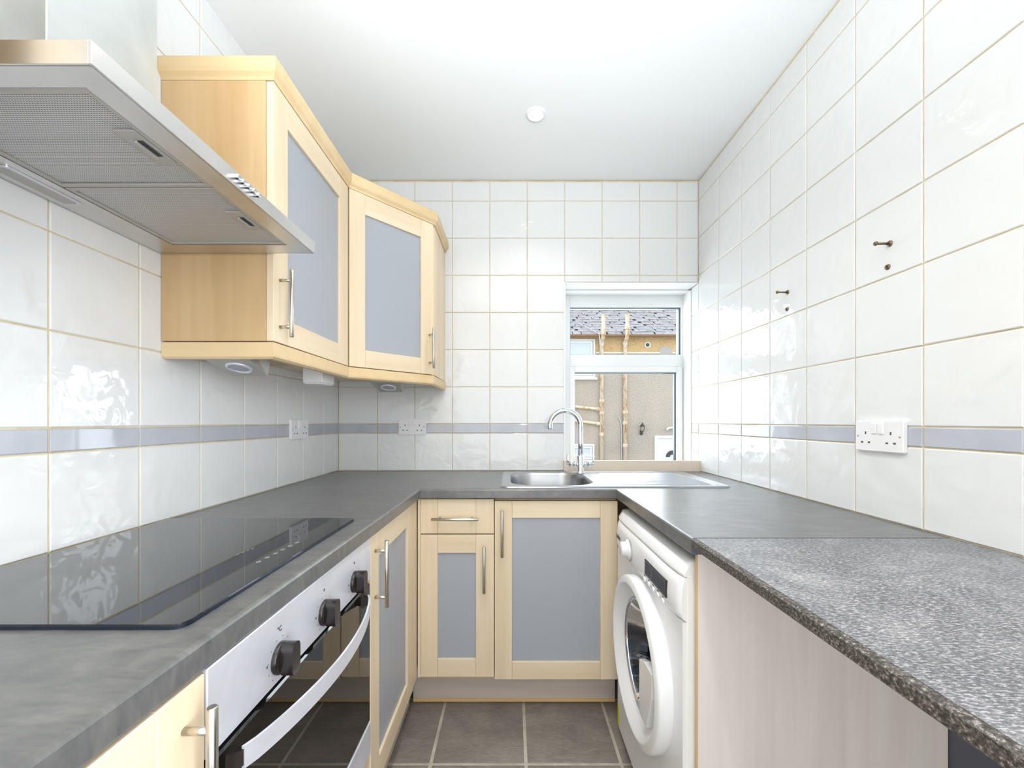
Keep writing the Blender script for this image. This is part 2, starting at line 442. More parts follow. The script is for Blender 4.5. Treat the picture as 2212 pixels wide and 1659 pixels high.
for r in range(0, 7):     # tiles that carry on into the window reveal
    z0, z1 = ROWS[r]+JG, min(ROWS[r+1]-JG, WZ1-0.004)
    if z1-z0 < 0.02: continue
    link('border_tile' if r == 1 else 'tile', tile_mesh(0.080, z1-z0, 'band' if r == 1 else 'tile'), [], wall_right, (XR+G, 2.277, z0), (0, 0, -PI/2))

fx = [0.048+0.327*k for k in range(-4, 4)]; fy = [1.412+0.327*k for k in range(-9, 4)]
ft = {}
for x0, x1 in zip(fx, fx[1:]):
    for y0, y1 in zip(fy, fy[1:]):
        xa, xb, ya, yb = max(x0+.006, XL), min(x1-.006, XR), y0+.006, min(y1-.006, 2.18)
        if xb-xa < 0.03: continue
        k = (round(xb-xa, 4), round(yb-ya, 4))
        if k not in ft:
            bb = Bm().box(0, k[0], 0, k[1], -0.003, 0.0, 0.0012); ft[k] = bb.mesh('floor_tile')
        link('floor_tile', ft[k], 'slate_floor', floor, (xa, ya, 0))

# ------------------------------------------------------------ window
win = bpy.data.objects.new('window_1', None); COL.objects.link(win); win.location = (0.64, 2.38, 0.87); win['kind'] = 'structure'
ox, oy, oz = win.location
def wbox(bb, x0, x1, y0, y1, z0, z1, bev=0.002): return bb.box(x0-ox, x1-ox, y0-oy, y1-oy, z0-oz, z1-oz, bev)
FY = 2.38
b = Bm()
wbox(b, 0.281, 0.336, FY, FY+.06, 0.865, 1.912); wbox(b, 0.978, 0.9935, FY, FY+.06, 0.865, 1.912)
wbox(b, 0.336, 0.978, FY, FY+.06, 1.835, 1.912); wbox(b, 0.336, 0.978, FY, FY+.06, 1.493, 1.560); wbox(b, 0.336, 0.978, FY, FY+.06, 0.865, 0.89)
obj('window_frame', b, 'upvc', win)
b = Bm()
SY = FY-0.008
wbox(b, 0.332, 0.362, SY, FY+.05, 0.875, 1.492, .004); wbox(b, 0.952, 0.9855, SY, FY+.05, 0.875, 1.492, .004)
wbox(b, 0.362, 0.952, SY, FY+.05, 1.458, 1.492, .004); wbox(b, 0.362, 0.952, SY, FY+.05, 0.875, 0.915, .004)
obj('window_sash', b, 'upvc', win)
b = Bm()
for x0, x1, z0, z1 in ((0.336, 0.978, 1.560, 1.835), (0.362, 0.952, 0.915, 1.458)):
    t = 0.006
    wbox(b, x0, x1, FY+.012, FY+.03, z1-t, z1, 0); wbox(b, x0, x1, FY+.012, FY+.03, z0, z0+.003, 0)
    wbox(b, x0, x0+.003, FY+.012, FY+.03, z0+.003, z1-t, 0); wbox(b, x1-.009, x1, FY+.012, FY+.03, z0+.003, z1-t, 0)
obj('gasket', b, 'gasket', win)
for x0, x1, z0, z1 in ((0.338, 0.970, 1.562, 1.830), (0.364, 0.944, 0.917, 1.453)):
    b = Bm(); vs = [b.bm.verts.new((x-ox, FY+.022-oy, z-oz)) for x, z in ((x0,z0),(x1,z0),(x1,z1),(x0,z1))]; b.bm.faces.new(vs)
    obj('pane', b, 'glass', win)
b = Bm()
b.box(WX0, XR-.002, 2.30, FY, WZ1-.014, WZ1-.001, .001); b.box(WX0, XR-.002, YB-.002, 2.30, WZ1-.004, WZ1-.0005, .001)
b.box(WX0+.0005, WX0+.006, YB-.002, FY, WZ0, WZ1-.014, .001); b.box(XR-.006, XR+G, 2.279, FY, WZ0, WZ1-.014, .001)
b.box(WX0-.004, WX0+.006, YB-.004, YB-.0005, 0.911, WZ1+.004, .001)
obj('trim_1', b, 'upvc', kind='structure')
b = Bm().box(-0.364, 0.357, -0.010, 0.010, 0, 0.0555, .0015)
o = obj('sill_board', b, 'sill', None, (0.637, 2.182, 0.9115)); o['label'] = 'beige upright sill board closing the foot of the window behind the sink'; o['category'] = 'board'

# ------------------------------------------------------------ ceiling downlights
def downlight(x, y, label):
    z = 2.463 - max(0, (2.4-y))*0.0075
    t = thing('downlight', label, 'ceiling light', (x, y, z), 0, 'recessed spotlights in the kitchen ceiling')
    obj('bezel', Bm().lathe([(0.026, 0.004), (0.028, -0.003), (0.034, -0.006), (0.040, -0.004), (0.0415, 0.004)], seg=36), 'upvc', t)
    obj('lamp', Bm().lathe([(0.0265, 0.002), (0.02, -0.0005), (0.0, -0.0015)], seg=24), 'lamp', t)
    area('downlight_beam', (x, y, z-0.010), (0, 0, 0), 0.05, 0.05, LAMP_W, (1.0, 0.965, 0.92), 'DISK', 2.0)
LN = ['white recessed ceiling spotlight nearest the window wall', 'white recessed ceiling spotlight cut by the top of the picture', 'white recessed ceiling spotlight above the camera', 'white recessed ceiling spotlight just behind the camera', 'white recessed ceiling spotlight by the doorway']
for (x, y), lab in zip(LAMPS, LN): downlight(x, y, lab)

# ------------------------------------------------------------ worktops
U = [(-0.376, -0.30), (-0.3715, 0.50), (-0.357, 1.600), (0.4056, 1.600), (0.4056, 0.932)]
b = Bm()
outer = [(-0.925, -0.30), (-0.388, -0.30), (-0.3835, 0.50), (-0.369, 1.612), (0.4176, 1.612), (0.4176, 0.932), (0.993, 0.932), (0.993, 2.170), (0.2735, 2.170), (0.2735, 2.194), (-0.925, 2.194)]
hole = rrect(-0.022, 0.362, 1.662, 2.104, 0.09)
b.plate(outer, hole, lambda a, c, d: (a, c, 0.911-d), 0.038)
bmesh.ops.remove_doubles(b.bm, verts=b.bm.verts[:], dist=1e-5)
bmesh.ops.recalc_face_normals(b.bm, faces=b.bm.faces[:])
b.sweep(U, [(-.0125,.911), (-.006,.9108), (-.002,.9092), (0,.906), (0,.877), (-.002,.8738), (-.0125,.873)], side=1)
worktop = obj('worktop', b, 'worktop'); worktop['label'] = 'U-shaped dark grey brushed-pattern worktop with the hob and sink set in'; worktop['category'] = 'worktop'
b = Bm().box(0.4062, 0.992, 0.9305, 0.932, 0.8735, 0.9085)
obj('end_cap', b, 'end_cap', worktop, label='blue-grey end cap')
b = Bm(); b.box(0.416, 0.993, -0.30, 0.9300, 0.8875, 0.9105)
b.mi = 1; b.sweep([(0.405, 0.9300), (0.402, -0.30)], [(-.0115,.9105), (-.004,.9100), (0,.9075), (0,.891), (-.004,.8878), (-.0115,.8875)], side=1)
o = obj('worktop', b, ['stone', 'stone_edge']); o['label'] = 'thin speckled stone-effect worktop with a rough dark front edge, on the pale end panel'; o['category'] = 'worktop'

# ------------------------------------------------------------ cabinet parts
def handle_mesh(L=0.182, cc=0.126, off=0.032, r=0.006, horizontal=False):
    b = Bm(); P = (lambda s_, y: (s_, y, 0)) if horizontal else (lambda s_, y: (0, y, s_))
    h = L/2
    b.tube([P(-h, -off), P(-h+.0012, -off), P(h-.0012, -off), P(h, -off)], [r*.8, r, r, r*.8], 18)
    for s_ in (-cc/2, cc/2): b.cyl(P(s_, 0.0), P(s_, -off), r*0.75, seg=14)
    return b.mesh('handle')
HV = handle_mesh(); HH = handle_mesh(horizontal=True)
def door(parent, x0, z0, w_, h_, hx=None, hz=None, st=0.068, rb=0.071, rt=0.072, t=0.020, name='door', panel=True, st2=None):
    st2 = st2 or st
    b = Bm()
    b.box(0, st, 0, t, 0, h_, .0012); b.box(w_-st2, w_, 0, t, 0, h_, .0012)
    b.mi = 1; b.box(st+.0003, w_-st2-.0003, 0.0003, t, 0, rb, .0012); b.box(st+.0003, w_-st2-.0003, 0.0003, t, h_-rt, h_, .0012)
    d = obj(name, b, ['wood_v', 'wood_h'], parent, (x0, 0, z0))
    p = Bm().box(st-.004, w_-st2+.004, 0.008, 0.013, rb-.004, h_-rt+.004)
    obj('frosted_panel', p, 'frost', d)
    if hx is not None: link('handle', HV, 'nickel', d, (hx, 0, hz))
    return d
def carcass(parent, w_, d, z0, z1, y0=0.0215, mat='carcass', name='carcass'):
    b = Bm(); t = 0.016
    b.box(0.0006, t, y0, d, z0, z1, .0005); b.box(w_-t, w_-.0006, y0, d, z0, z1, .0005)
    b.box(t, w_-t, y0, d, z0, z0+t); b.box(t, w_-t, d-.008, d, z0+t, z1); b.box(t, w_-t, y0, y0+.06, z1-t, z1); b.box(t, w_-t, d-.07, d-.008, z1-t, z1)
    return obj(name, b, mat, parent)

# left run, base
FXL = -0.372
t = thing('base_cabinet', 'beech base cabinet beside the near side of the oven, bar handle at its top corner', 'cabinet', (FXL, 0.0, 0), PI/2)
carcass(t, 0.498, 0.545, 0.15, 0.872)
door(t, 0.002, 0.165, 0.496, 0.705, 0.4645, 0.545+0.003+0.050, st=0.068)
t.children[-1].children[-1].location.z = 0.7605-0.165
t = thing('base_cabinet', 'narrow beech base cabinet between the oven and the corner, frosted door', 'cabinet', (FXL, 1.083, 0), PI/2)
carcass(t, 0.50, 0.545, 0.15, 0.872)
door(t, 0.001, 0.165, 0.462, 0.706, 0.033, 0.5955, st=0.070, st2=0.078)
b = Bm().box(0.4645, 0.540, 0.003, 0.020, 0.165, 0.871, .001); obj('filler_panel', b, 'wood_v', t)
# back run
YD = 1.62
t = thing('base_cabinet', 'narrow beech base cabinet with a drawer above a frosted door, in the corner', 'cabinet', (-0.3596, YD, 0))
carcass(t, 0.290, 0.555, 0.15, 0.866)
door(t, 0.0, 0.168, 0.2885, 0.560, 0.2515, 0.4325, st=0.0665, st2=0.0715)
b = Bm(); b.box(0, 0.0665, 0, .02, .7325, .869, .0012); b.box(0.218, 0.2885, 0, .02, .7325, .869, .0012); b.mi = 1; b.box(0.0668, 0.2177, .0003, .02, .7325, .869, .0012)
obj('corner_post', Bm().box(-.0120, -.0008, .002, .020, .165, .869, .0005), 'wood_v', t)
d = obj('drawer', b, ['wood_v', 'wood_h'], t)
link('handle', HH, 'nickel', d, (0.139, 0, 0.7955))
t = thing('base_cabinet', 'wide beech cabinet under the sink with one large frosted door', 'cabinet', (-0.068, YD, 0))
carcass(t, 0.484, 0.555, 0.15, 0.735)
door(t, 0.0, 0.158, 0.484, 0.703, 0.0295, 0.5815, st=0.068, rb=0.070, rt=0.067)
b = Bm().box(0.0, 0.484, 0.022, 0.04, 0.735, 0.871, .001); obj('front_rail', b, 'carcass', t)
# plinth
b = Bm(); b.box(-0.413, 0.43, 0, 0.016, 0.018, 0.149, .001); b.mi = 1; b.box(-0.413, 0.43, -0.001, 0.016, 0.004, 0.018, .0005)
o = obj('plinth', b, ['plinth', 'edge'], None, (0, 1.718, 0)); o['label'] = 'grey-beige wood plinth under the sink-side cabinets'; o['category'] = 'plinth'
b = Bm(); b.box(0, 0.016, -0.0, 1.70, 0.002, 0.149, .001)
o = obj('plinth', b, 'plinth', None, (-0.440, 0, 0)); o['label'] = 'wood plinth under the oven-side cabinets'; o['category'] = 'plinth'
# end panel and washer gap filler
b = Bm(); b.box(0.424, 0.9935, 0, 0.0005, 0, 0.8725); b.mi = 1; b.box(0.424, 0.9935, 0.0005, 0.014, 0, 0.8725, .0004)
o = obj('end_panel', b, ['pale_wood', 'edge'], None, (0, 0.938, 0)); o['label'] = 'tall pale birch end panel beside the washing machine'; o['category'] = 'panel'

# ------------------------------------------------------------ oven
t = thing('oven', 'built-under stainless steel oven with black glass door and three knobs', 'oven', (FXL, 0.5, 0), PI/2)
W = 0.581
b = Bm(); b.box(0.004, W-.004, 0.03, 0.52, 0.20, 0.87, .002); obj('body', b, 'rubber', t)
b = Bm(); b.box(0.001, W-.001, -0.001, 0.028, 0.7615, 0.8725, .0015); cp = obj('control_panel', b, 'steel', t)
b = Bm(); b.box(0.002, W-.002, 0.0, 0.028, 0.392, 0.752, .003); od = obj('door', b, 'oven_glass', t)
b = Bm(); b.box(0.002, W-.002, -0.002, 0.028, 0.308, 0.3905, .002); obj('lower_trim', b, 'steel', t)
b = Bm(); b.box(0.002, W-.002, 0.004, 0.02, 0.165, 0.304, .001); obj('filler_panel', b, 'wood_h', t)
b = Bm(); bm = b.bm; N = 28; ring = []
for i in range(N+1):
    u = i/N; x = 0.045+u*0.475; y = -0.014-0.043*math.sin(PI*u)**0.75 if 0 < u < 1 else -0.014
    ring.append([bm.verts.new(p) for p in ((x, y-.004, .715), (x, y-.004, .745), (x, y, .745), (x, y, .715))])
for a, c in zip(ring, ring[1:]):
    for k in range(4):
        f = bm.faces.new((a[k], a[(k+1)%4], c[(k+1)%4], c[k])); f.smooth = False
bm.faces.new(ring[0]); bm.faces.new(ring[-1][::-1]); bmesh.ops.recalc_face_normals(bm, faces=bm.faces[:])
hd = obj('handle', b, 'steel', od)
for xa, xb in ((0.034, 0.052), (0.512, 0.532)):
    b = Bm().prism([(xa, 0.0), (xb, 0.0), (0.047 if xa < .1 else 0.521, -0.017), (0.043 if xa < .1 else 0.515, -0.017)], 0.720, 0.741)
    obj('handle_bracket', b, 'black_plastic', od)
for i, kx in enumerate((0.157, 0.3125, 0.468)):
    b = Bm().lathe([(0.0245, 0), (0.0245, -.005), (0.022, -.008), (0.0, -.008)], axis='y', seg=32)
    b.prism(rrect(-0.0125, 0.0125, -0.0265, 0.0255, 0.0115, 5), -0.027, -0.0078, 'y')
    bmesh.ops.bevel(b.bm, geom=[e for e in b.bm.edges if all(abs(v_.co.y+.026) < 1e-5 for v_ in e.verts)], offset=.003, segments=2, affect='EDGES')
    k = obj('knob', b, 'black_plastic', t, (kx, -.001, 0.798), (0, 0, 0))
    for s_, (dx, dz, sz) in {('°C', '○', '○')[i]: (0.0, 0.045, 0.012), '0': (-0.034, 0.004, 0.006)}.items():
        link('dial_marking', text_mesh(s_ if s_ != '○' else 'o', sz), 'ink', cp, (kx+dx, -.0012, 0.798+dz), (PI/2, 0, 0))
    b = Bm()
    for a in range(-55, 240, 32):
        q = math.radians(a); b.lathe([(0.0011, 0), (0.0, -.0004)], (0.0315*math.cos(q), -.0012, 0.0315*math.sin(q)), 'y', 8)
    obj('dial_dots', b, 'ink', cp, (kx, 0, 0.798), kind='stuff')

# ------------------------------------------------------------ hob
t = thing('hob', 'flat black ceramic glass hob set in the left worktop under the cooker hood', 'hob', (-0.661, 0.81, 0.911))
b = Bm(); b.prism(rrect(-0.2445, 0.2445, -0.2900, 0.2900, 0.018), 0.0003, 0.0045); obj('rim', b, 'rim', t)
b = Bm(); b.prism(rrect(-0.2430, 0.2430, -0.2885, 0.2885, 0.017), 0.0045, 0.0062)
bmesh.ops.bevel(b.bm, geom=[e for e in b.bm.edges if all(abs(v_.co.z-.0062) < 1e-5 for v_ in e.verts)], offset=.001, segments=2, affect='EDGES')
obj('glass_top', b, 'hob', t)
for k in range(6):
    x, y = 0.196+0.0015*k, -0.055+0.024*k
    b = Bm().prism([(x+0.004*math.cos(a), y+0.006*math.sin(a)) for a in (2*PI*j/10 for j in range(10))], .0062, .0063)
    obj('touch_control', b, 'white_ink', t, label='small pale touch control symbol')
for k in range(4):
    b = Bm().box(0.128+.002*k, 0.131+.002*k, -0.016+.012*k, -0.008+.012*k, .0062, .0063)
    obj('touch_control', b, 'white_ink', t, label='small pale touch control symbol')

# ------------------------------------------------------------ sink
SX0, SX1, SY0, SY1 = -0.047, 0.880, 1.630, 2.126
t = thing('sink', 'stainless steel inset sink with one bowl and a ribbed drainer under the window', 'sink', (0.4165, 1.878, 0.911))
cx, cy = 0.4165, 1.878
def sd(x, y, x0, x1, y0, y1, r):
    qx = abs(x-(x0+x1)/2)-(x1-x0)/2+r; qy = abs(y-(y0+y1)/2)-(y1-y0)/2+r
    return math.hypot(max(qx, 0), max(qy, 0)) + min(max(qx, qy), 0) - r
def ss(a, c, v_):
    q = min(1, max(0, (v_-a)/(c-a))); return q*q*(3-2*q)
def sinkz(x, y):
    o_ = sd(x, y, SX0, SX1, SY0, SY1, 0.03)
    z = 0.0005 + 0.0055*ss(0, -0.007, o_) - 0.0025*ss(-0.012, -0.020, o_)
    bw = sd(x, y, -0.010, 0.350, 1.674, 2.092, 0.115)
    z += -0.135*ss(0.0, -0.030, bw) - 0.006*ss(-0.03, -0.16, bw)
    dr = sd(x, y, 0.415, 0.845, 1.665, 2.090, 0.05)
    m = ss(0.0, -0.012, dr)
    rib = 0.5+0.5*math.cos(2*PI*(y-1.70)/0.036)
    hb = sd(x, y, 0.372, 0.440, 1.70, 1.83, 0.03)
    z += -0.0018*m + 0.0048*m*rib**1.5*ss(-0.012, -0.03, dr)
    z += -0.0018*ss(0.004, -0.006, hb)*(1-m)
    return z
NX, NY = 230, 130
b = Bm(); bm = b.bm; grid = []
for j in range(NY+1):
    row = []
    for i in range(NX+1):
        x = SX0+(SX1-SX0)*i/NX; y = SY0+(SY1-SY0)*j/NY
        r = 0.03
        ccx = min(max(x, SX0+r), SX1-r); ccy = min(max(y, SY0+r), SY1-r)
        dx, dy = x-ccx, y-ccy; L = math.hypot(dx, dy)
        if dx and dy and L > r: x, y = ccx+dx/L*r, ccy+dy/L*r
        row.append(bm.verts.new((x-cx, y-cy, sinkz(x, y))))
    grid.append(row)
for j in range(NY):
    for i in range(NX):
        bm.faces.new((grid[j][i], grid[j][i+1], grid[j+1][i+1], grid[j+1][i])).smooth = True
obj('sink_top', b, 'steel_sink', t)
b = Bm().lathe([(0.0, .004), (0.018, .003), (0.030, .001), (0.042, .0025), (0.044, 0)], seg=28)
obj('waste', b, 'chrome', t, (0.17-cx, 1.883-cy, -0.1345))

# tap
t = thing('mixer_tap', 'chrome swan-neck mixer tap with two upright levers behind the sink bowl', 'tap', (0.344, 2.070, 0.914))
b = Bm().lathe([(0.0, 0.0), (0.026, 0.0), (0.026, 0.005), (0.020, 0.009), (0.018, 0.012), (0.018, 0.086), (0.015, 0.090), (0.0, 0.090)], seg=28)
obj('body', b, 'chrome', t)
pts = [(0, 0, 0.086), (0, 0, 0.15), (0, 0, 0.20), (0, 0, 0.238)]
R = 0.077
for k in range(1, 17):
    a = PI*k/16*1.04; pts.append((-R+R*math.cos(a), -0.004*k/16, 0.238+R*math.sin(a)))
pts.append((pts[-1][0]+.001, pts[-1][1], pts[-1][2]-0.008))
b = Bm().tube(pts, 0.0130, 20); obj('spout', b, 'chrome', t)
for s_ in (-1, 1):
    b = Bm(); b.cyl((s_*.014, 0, .047), (s_*.038, 0, .047), .0105, seg=20); b.cyl((s_*.038, 0, .047), (s_*.056, 0, .047), .0130, seg=20)
    b.cyl((s_*.056, 0, .047), (s_*.069, 0, .047), .006, seg=16)
    b.tube([(s_*.064, 0, .043), (s_*.0645, 0, .065), (s_*.065, 0, .092)], [.0058, .0046, .0054], 12)
    obj('lever', b, 'chrome', t)

# ------------------------------------------------------------ wall cabinets
ZB, ZT = 1.387, 2.0737
t = thing('wall_cabinet', 'tall beech wall cabinet beside the cooker hood with frosted door and bar handle', 'cabinet', (-0.628, 1.0846, 0), PI/2)
b = Bm(); W = 0.493; D = 0.2965
b.box(0, .016, .0215, D, ZB, ZT, .0006); b.box(W-.016, W, .0215, D, ZB, ZT, .0006); b.box(.016, W-.016, .0215, D, ZB, ZB+.016); b.box(.016, W-.016, .0215, D, ZT-.016, ZT)
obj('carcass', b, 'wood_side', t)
b = Bm().box(.016, W-.016, D-.008, D-.001, ZB+.016, ZT-.016); obj('back_panel', b, 'carcass', t)
door(t, 0.0, ZB, 0.491, ZT-ZB-.002, 0.0285, 1.493-ZB, st=0.069, rb=0.069, rt=0.078, st2=0.072)
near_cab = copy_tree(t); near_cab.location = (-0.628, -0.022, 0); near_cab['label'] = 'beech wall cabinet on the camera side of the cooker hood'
# corner cabinet
P1, P2 = Vector((-0.6265, 1.580)), Vector((-0.357, 1.880)); dv = (P2-P1); ang = math.atan2(dv.y, dv.x); DW = dv.length
t = thing('wall_cabinet', 'diagonal beech corner wall cabinet with frosted door', 'cabinet', (P1.x, P1.y, 0), ang)
ca, sa = math.cos(-ang), math.sin(-ang)
def loc(p): x, y = p[0]-P1.x, p[1]-P1.y; return (x*ca-y*sa, x*sa+y*ca)
nrm = Vector((-dv.y, dv.x)).normalized()*0.0215
q1, q2 = P1+nrm, P2+nrm
poly = [loc(p) for p in ((q1.x, q1.y), (q2.x, q2.y), (-0.357, 1.900), (-0.357, 2.194), (-0.925, 2.194), (-0.925, 1.580), (-0.645, 1.580))]
b = Bm()
for z0, z1 in ((ZB, ZB+.016), (ZT-.016, ZT)): b.prism(poly, z0, z1)
n = len(poly)
cen = Vector((sum(p[0] for p in poly)/n, sum(p[1] for p in poly)/n))
for i in range(1, n):
    a, c = Vector(poly[i]), Vector(poly[(i+1) % n]); ia, ic = a+(cen-a).normalized()*.014, c+(cen-c).normalized()*.014
    b.prism([tuple(a), tuple(c), tuple(ic), tuple(ia)], ZB+.016, ZT-.016)
obj('carcass', b, 'wood_v', t)
door(t, 0.002, ZB, DW-.004, ZT-ZB-.002, DW-.027, 1.503-ZB, st=0.066, rb=0.069, rt=0.078, st2=0.068)
# cornice and pelmet
b = Bm(); path = [(-0.9255, 1.0846), (-0.628, 1.0846), (-0.6265, 1.585), (-0.352, 1.888), (-0.350, 2.194)]
b.sweep(path, [(-.020,2.0745), (.000,2.0745), (.002,2.082), (.0095,2.091), (.012,2.100), (.012,2.127), (.009,2.131), (-.020,2.131)], side=1)
o = obj('cornice', b, 'wood_trim'); o['label'] = 'beech cornice along the tops of the wall cabinets'; o['category'] = 'moulding'
b = Bm()
b.sweep([(-0.9255, 1.0856), (-0.6285, 1.0856), (-0.627, 1.582), (-0.358, 1.882), (-0.354, 2.194)], [(-.020,1.3405), (-.007,1.3405), (-.001,1.346), (0,1.352), (0,1.3825), (-.002,1.3845), (-.020,1.3845)], side=1)
o = obj('pelmet', b, 'wood_trim'); o['label'] = 'rounded beech light pelmet under the wall cabinets'; o['category'] = 'moulding'
# under-cabinet lights
def wedge_light(x, y, rz, label):
    t = thing('cabinet_light', label, 'light', (x, y, 1.386), rz, 'triangular lights under the wall cabinets')
    b = Bm(); bm = b.bm
    top = [bm.verts.new(p) for p in ((-.062,-.055,0),(.062,-.055,0),(.062,.055,0),(-.062,.055,0))]
    mid = [bm.verts.new(p) for p in ((-.062,-.055,-.042),(.062,-.055,-.042),(.048,.055,-.076),(-.055,.055,-.076))]
    fs = [bm.faces.new(top), bm.faces.new(mid[::-1])]+[bm.faces.new((top[i], top[(i+1)%4], mid[(i+1)%4], mid[i])) for i in range(4)]
    bmesh.ops.recalc_face_normals(bm, faces=fs); obj('housing', b, 'grey_metal', t)
    tilt = -math.atan2(.034, .11)
    b = Bm().lathe([(0.034, 0), (0.034, -.003), (0.026, -.004), (0.025, 0)], seg=28); obj('lamp_ring', b, 'steel', t, (0, 0, -.059), (tilt, 0, 0))
    b = Bm().lathe([(0.0255, -.001), (0.0, -.0025)], seg=24); obj('lens', b, 'frost', t, (0, 0, -.059), (tilt, 0, 0))
wedge_light(-0.775, 1.170, 0, 'steel triangular spotlight under the near end of the wall cabinet beside the hood')
wedge_light(-0.556, 1.850, 0, 'steel triangular spotlight under the diagonal corner cabinet')
b = Bm(); b.box(-.036, .036, -.05, .05, -.070, 0, .002); b.box(-.032, .032, -.046, .046, -.0745, -.0702, .001)
o = obj('junction_box', b, 'plastic', None, (-0.725, 1.545, 1.386)); o['label'] = 'small white plastic junction box under the wall cabinet'; o['category'] = 'junction box'

# ------------------------------------------------------------ cooker hood
HX0, HX1, HY0, HY1, HZ = -0.925, -0.5175, 0.506, 1.080, 1.615
t = thing('cooker_hood', 'stainless steel chimney cooker hood on the left wall above the hob', 'cooker hood', (-0.925, 0.793, HZ))
ox, oy, oz = t.location
def H(bb, x0, x1, y0, y1, z0, z1, bev=0.0): return bb.box(x0-ox, x1-ox, y0-oy, y1-oy, z0-oz, z1-oz, bev)
IX0, IX1, IY0, IY1 = -0.848, -0.562, 0.5425, 1.028
b = Bm()
b.plate([(HX0+.003-ox, HY0+.003-oy), (HX1-.003-ox, HY0+.003-oy), (HX1-.003-ox, HY1-.003-oy), (HX0+.003-ox, HY1-.003-oy)], [(IX0-ox, IY0-oy), (IX1-ox, IY0-oy), (IX1-ox, IY1-oy), (IX0-ox, IY1-oy)], lambda a, c, d: (a, c, d), 0.006)
H(b, HX0+.003, HX1-.003, HY0+.003, HY1-.003, HZ+.0245, HZ+.0295)
H(b, HX1-.004, HX1, HY0, HY1, HZ, HZ+.0295, .0003); H(b, HX0, HX1-.004, HY0, HY0+.004, HZ, HZ+.0295, .0003)
H(b, HX0, HX1-.004, HY1-.004, HY1, HZ, HZ+.0295, .0003); H(b, HX0, HX0+.004, HY0+.004, HY1-.004, HZ, HZ+.0295)
obj('canopy', b, 'steel_hood', t)
b = Bm(); H(b, -0.9245, -0.775, 0.685, 0.899, HZ+.030, 2.400, .0012); obj('chimney', b, 'steel_chimney', t)
for y0, y1, py in ((IY0+.001, 0.776, 0.624), (0.779, IY1-.001, 0.867)):
    b = Bm(); H(b, IX0+.001, IX1-.001, y0, y1, HZ+.004, HZ+.012)
    f = obj('grease_filter', b, 'filter', t)
    b = Bm(); z0, z1 = HZ+.001, HZ+.0042
    H(b, IX0+.001, IX1-.001, y0, y0+.010, z0, z1, .0008); H(b, IX0+.001, IX1-.001, y1-.010, y1, z0, z1, .0008)
    H(b, IX0+.001, IX0+.010, y0+.010, y1-.010, z0, z1, .0008); H(b, IX1-.010, IX1-.001, y0+.010, y1-.010, z0, z1, .0008)
    obj('filter_frame', b, 'grey_metal', f)
    b = Bm(); H(b, -0.607, -0.573, py, py+.082, HZ+.0005, HZ+.004, .001)
    obj('latch_plate', b, 'grey_metal', f)
    b = Bm(); H(b, -0.592, -0.580, py+.022, py+.060, HZ-.0004, HZ+.0006, .0002); obj('latch_slot', b, 'rubber', f)
    b = Bm(); H(b, -0.593, -0.588, py+.020, py+.062, HZ-.004, HZ+.0004, .001); obj('latch', b, 'grey_metal', f)
for y0 in (0.52, 0.705):
    y1 = y0+.128
    b = Bm().prism([(x-ox, y-oy) for x, y in rrect(-0.905, -0.868, y0, y1, .008)], -.0025, -.0003); l = obj('light_frame', b, 'steel', t)
    b = Bm().prism([(x-ox, y-oy) for x, y in rrect(-0.900, -0.873, y0+.005, y1-.005, .006)], -.0035, -.0024); obj('light_cover', b, 'grey_metal', l)
for k in range(5):
    b = Bm().lathe([(0.0052, 0), (0.0052, .008), (0.0042, .0095), (0, .0095)], axis='x', seg=18)
    obj('button', b, 'chrome', t, (HX1-ox, 0.767+.0155*k-oy, .0155))

# ------------------------------------------------------------ sockets and wall screws
def socket(label, locn, rz):
    t = thing('double_socket', label, 'socket', locn, rz, 'white double plug sockets on the tiled walls')
    b = Bm(); b.prism(rrect(-.073, .073, -.043, .043, .006, 4), -.010, 0, 'y')
    bmesh.ops.bevel(b.bm, geom=[e for e in b.bm.edges if all(abs(v_.co.y+.010) < 1e-5 for v_ in e.verts)], offset=.003, segments=3, affect='EDGES')
    obj('face_plate', b, 'plastic', t)
    for x in (-.0105, .0105): obj('rocker_switch', Bm().box(-.0075, .0075, -.0135, -.009, -.014, .014, .0012), 'plastic', t, (x, 0, .020))
    for s_ in (-1, 1):
        cx_ = s_*.038
        obj('pin_hole', Bm().box(cx_-.002, cx_+.002, -.0103, -.009, .004, .012), 'pin_hole', t)
        for dx in (-.011, .011): obj('pin_hole', Bm().box(cx_+dx-.0035, cx_+dx+.0035, -.0103, -.009, -.020, -.0155), 'pin_hole', t)
        obj('screw_cap', Bm().lathe([(0.0032, -.009), (.0032, -.0106), (0, -.0108)], (s_*.063, 0, 0), 'y', 14), 'grey_metal', t)
socket('white double socket on the left wall below the wall cabinets', (XL+.0005, 1.781, 1.141), PI/2)
socket('white double socket on the back wall left of the sink', (-0.5295, YB-.0005, 1.145), 0)
socket('white double socket on the right wall over the worktop', (XR-.0005, 1.107, 1.135), -PI/2)
def bolt(y, z, label):
    t = thing('wall_screw', label, 'screw', (XR, y, z), 0, 'long screws left in the right wall')
    obj('washer_ring', Bm().lathe([(0, -.003), (.0075, -.003), (.008, 0)], axis='x', seg=18), 'screw', t)
    b = Bm().cyl((-.002, 0, 0), (-.036, 0, 0), .003, seg=12); b.lathe([(0, -.041), (.0045, -.041), (.006, -.037), (.003, -.035)], axis='x', seg=16)
    obj('shank', b, 'screw', t)
bolt(1.082, 1.642, 'long steel screw in the right wall nearer the camera'); bolt(1.484, 1.640, 'long steel screw in the right wall nearer the window')
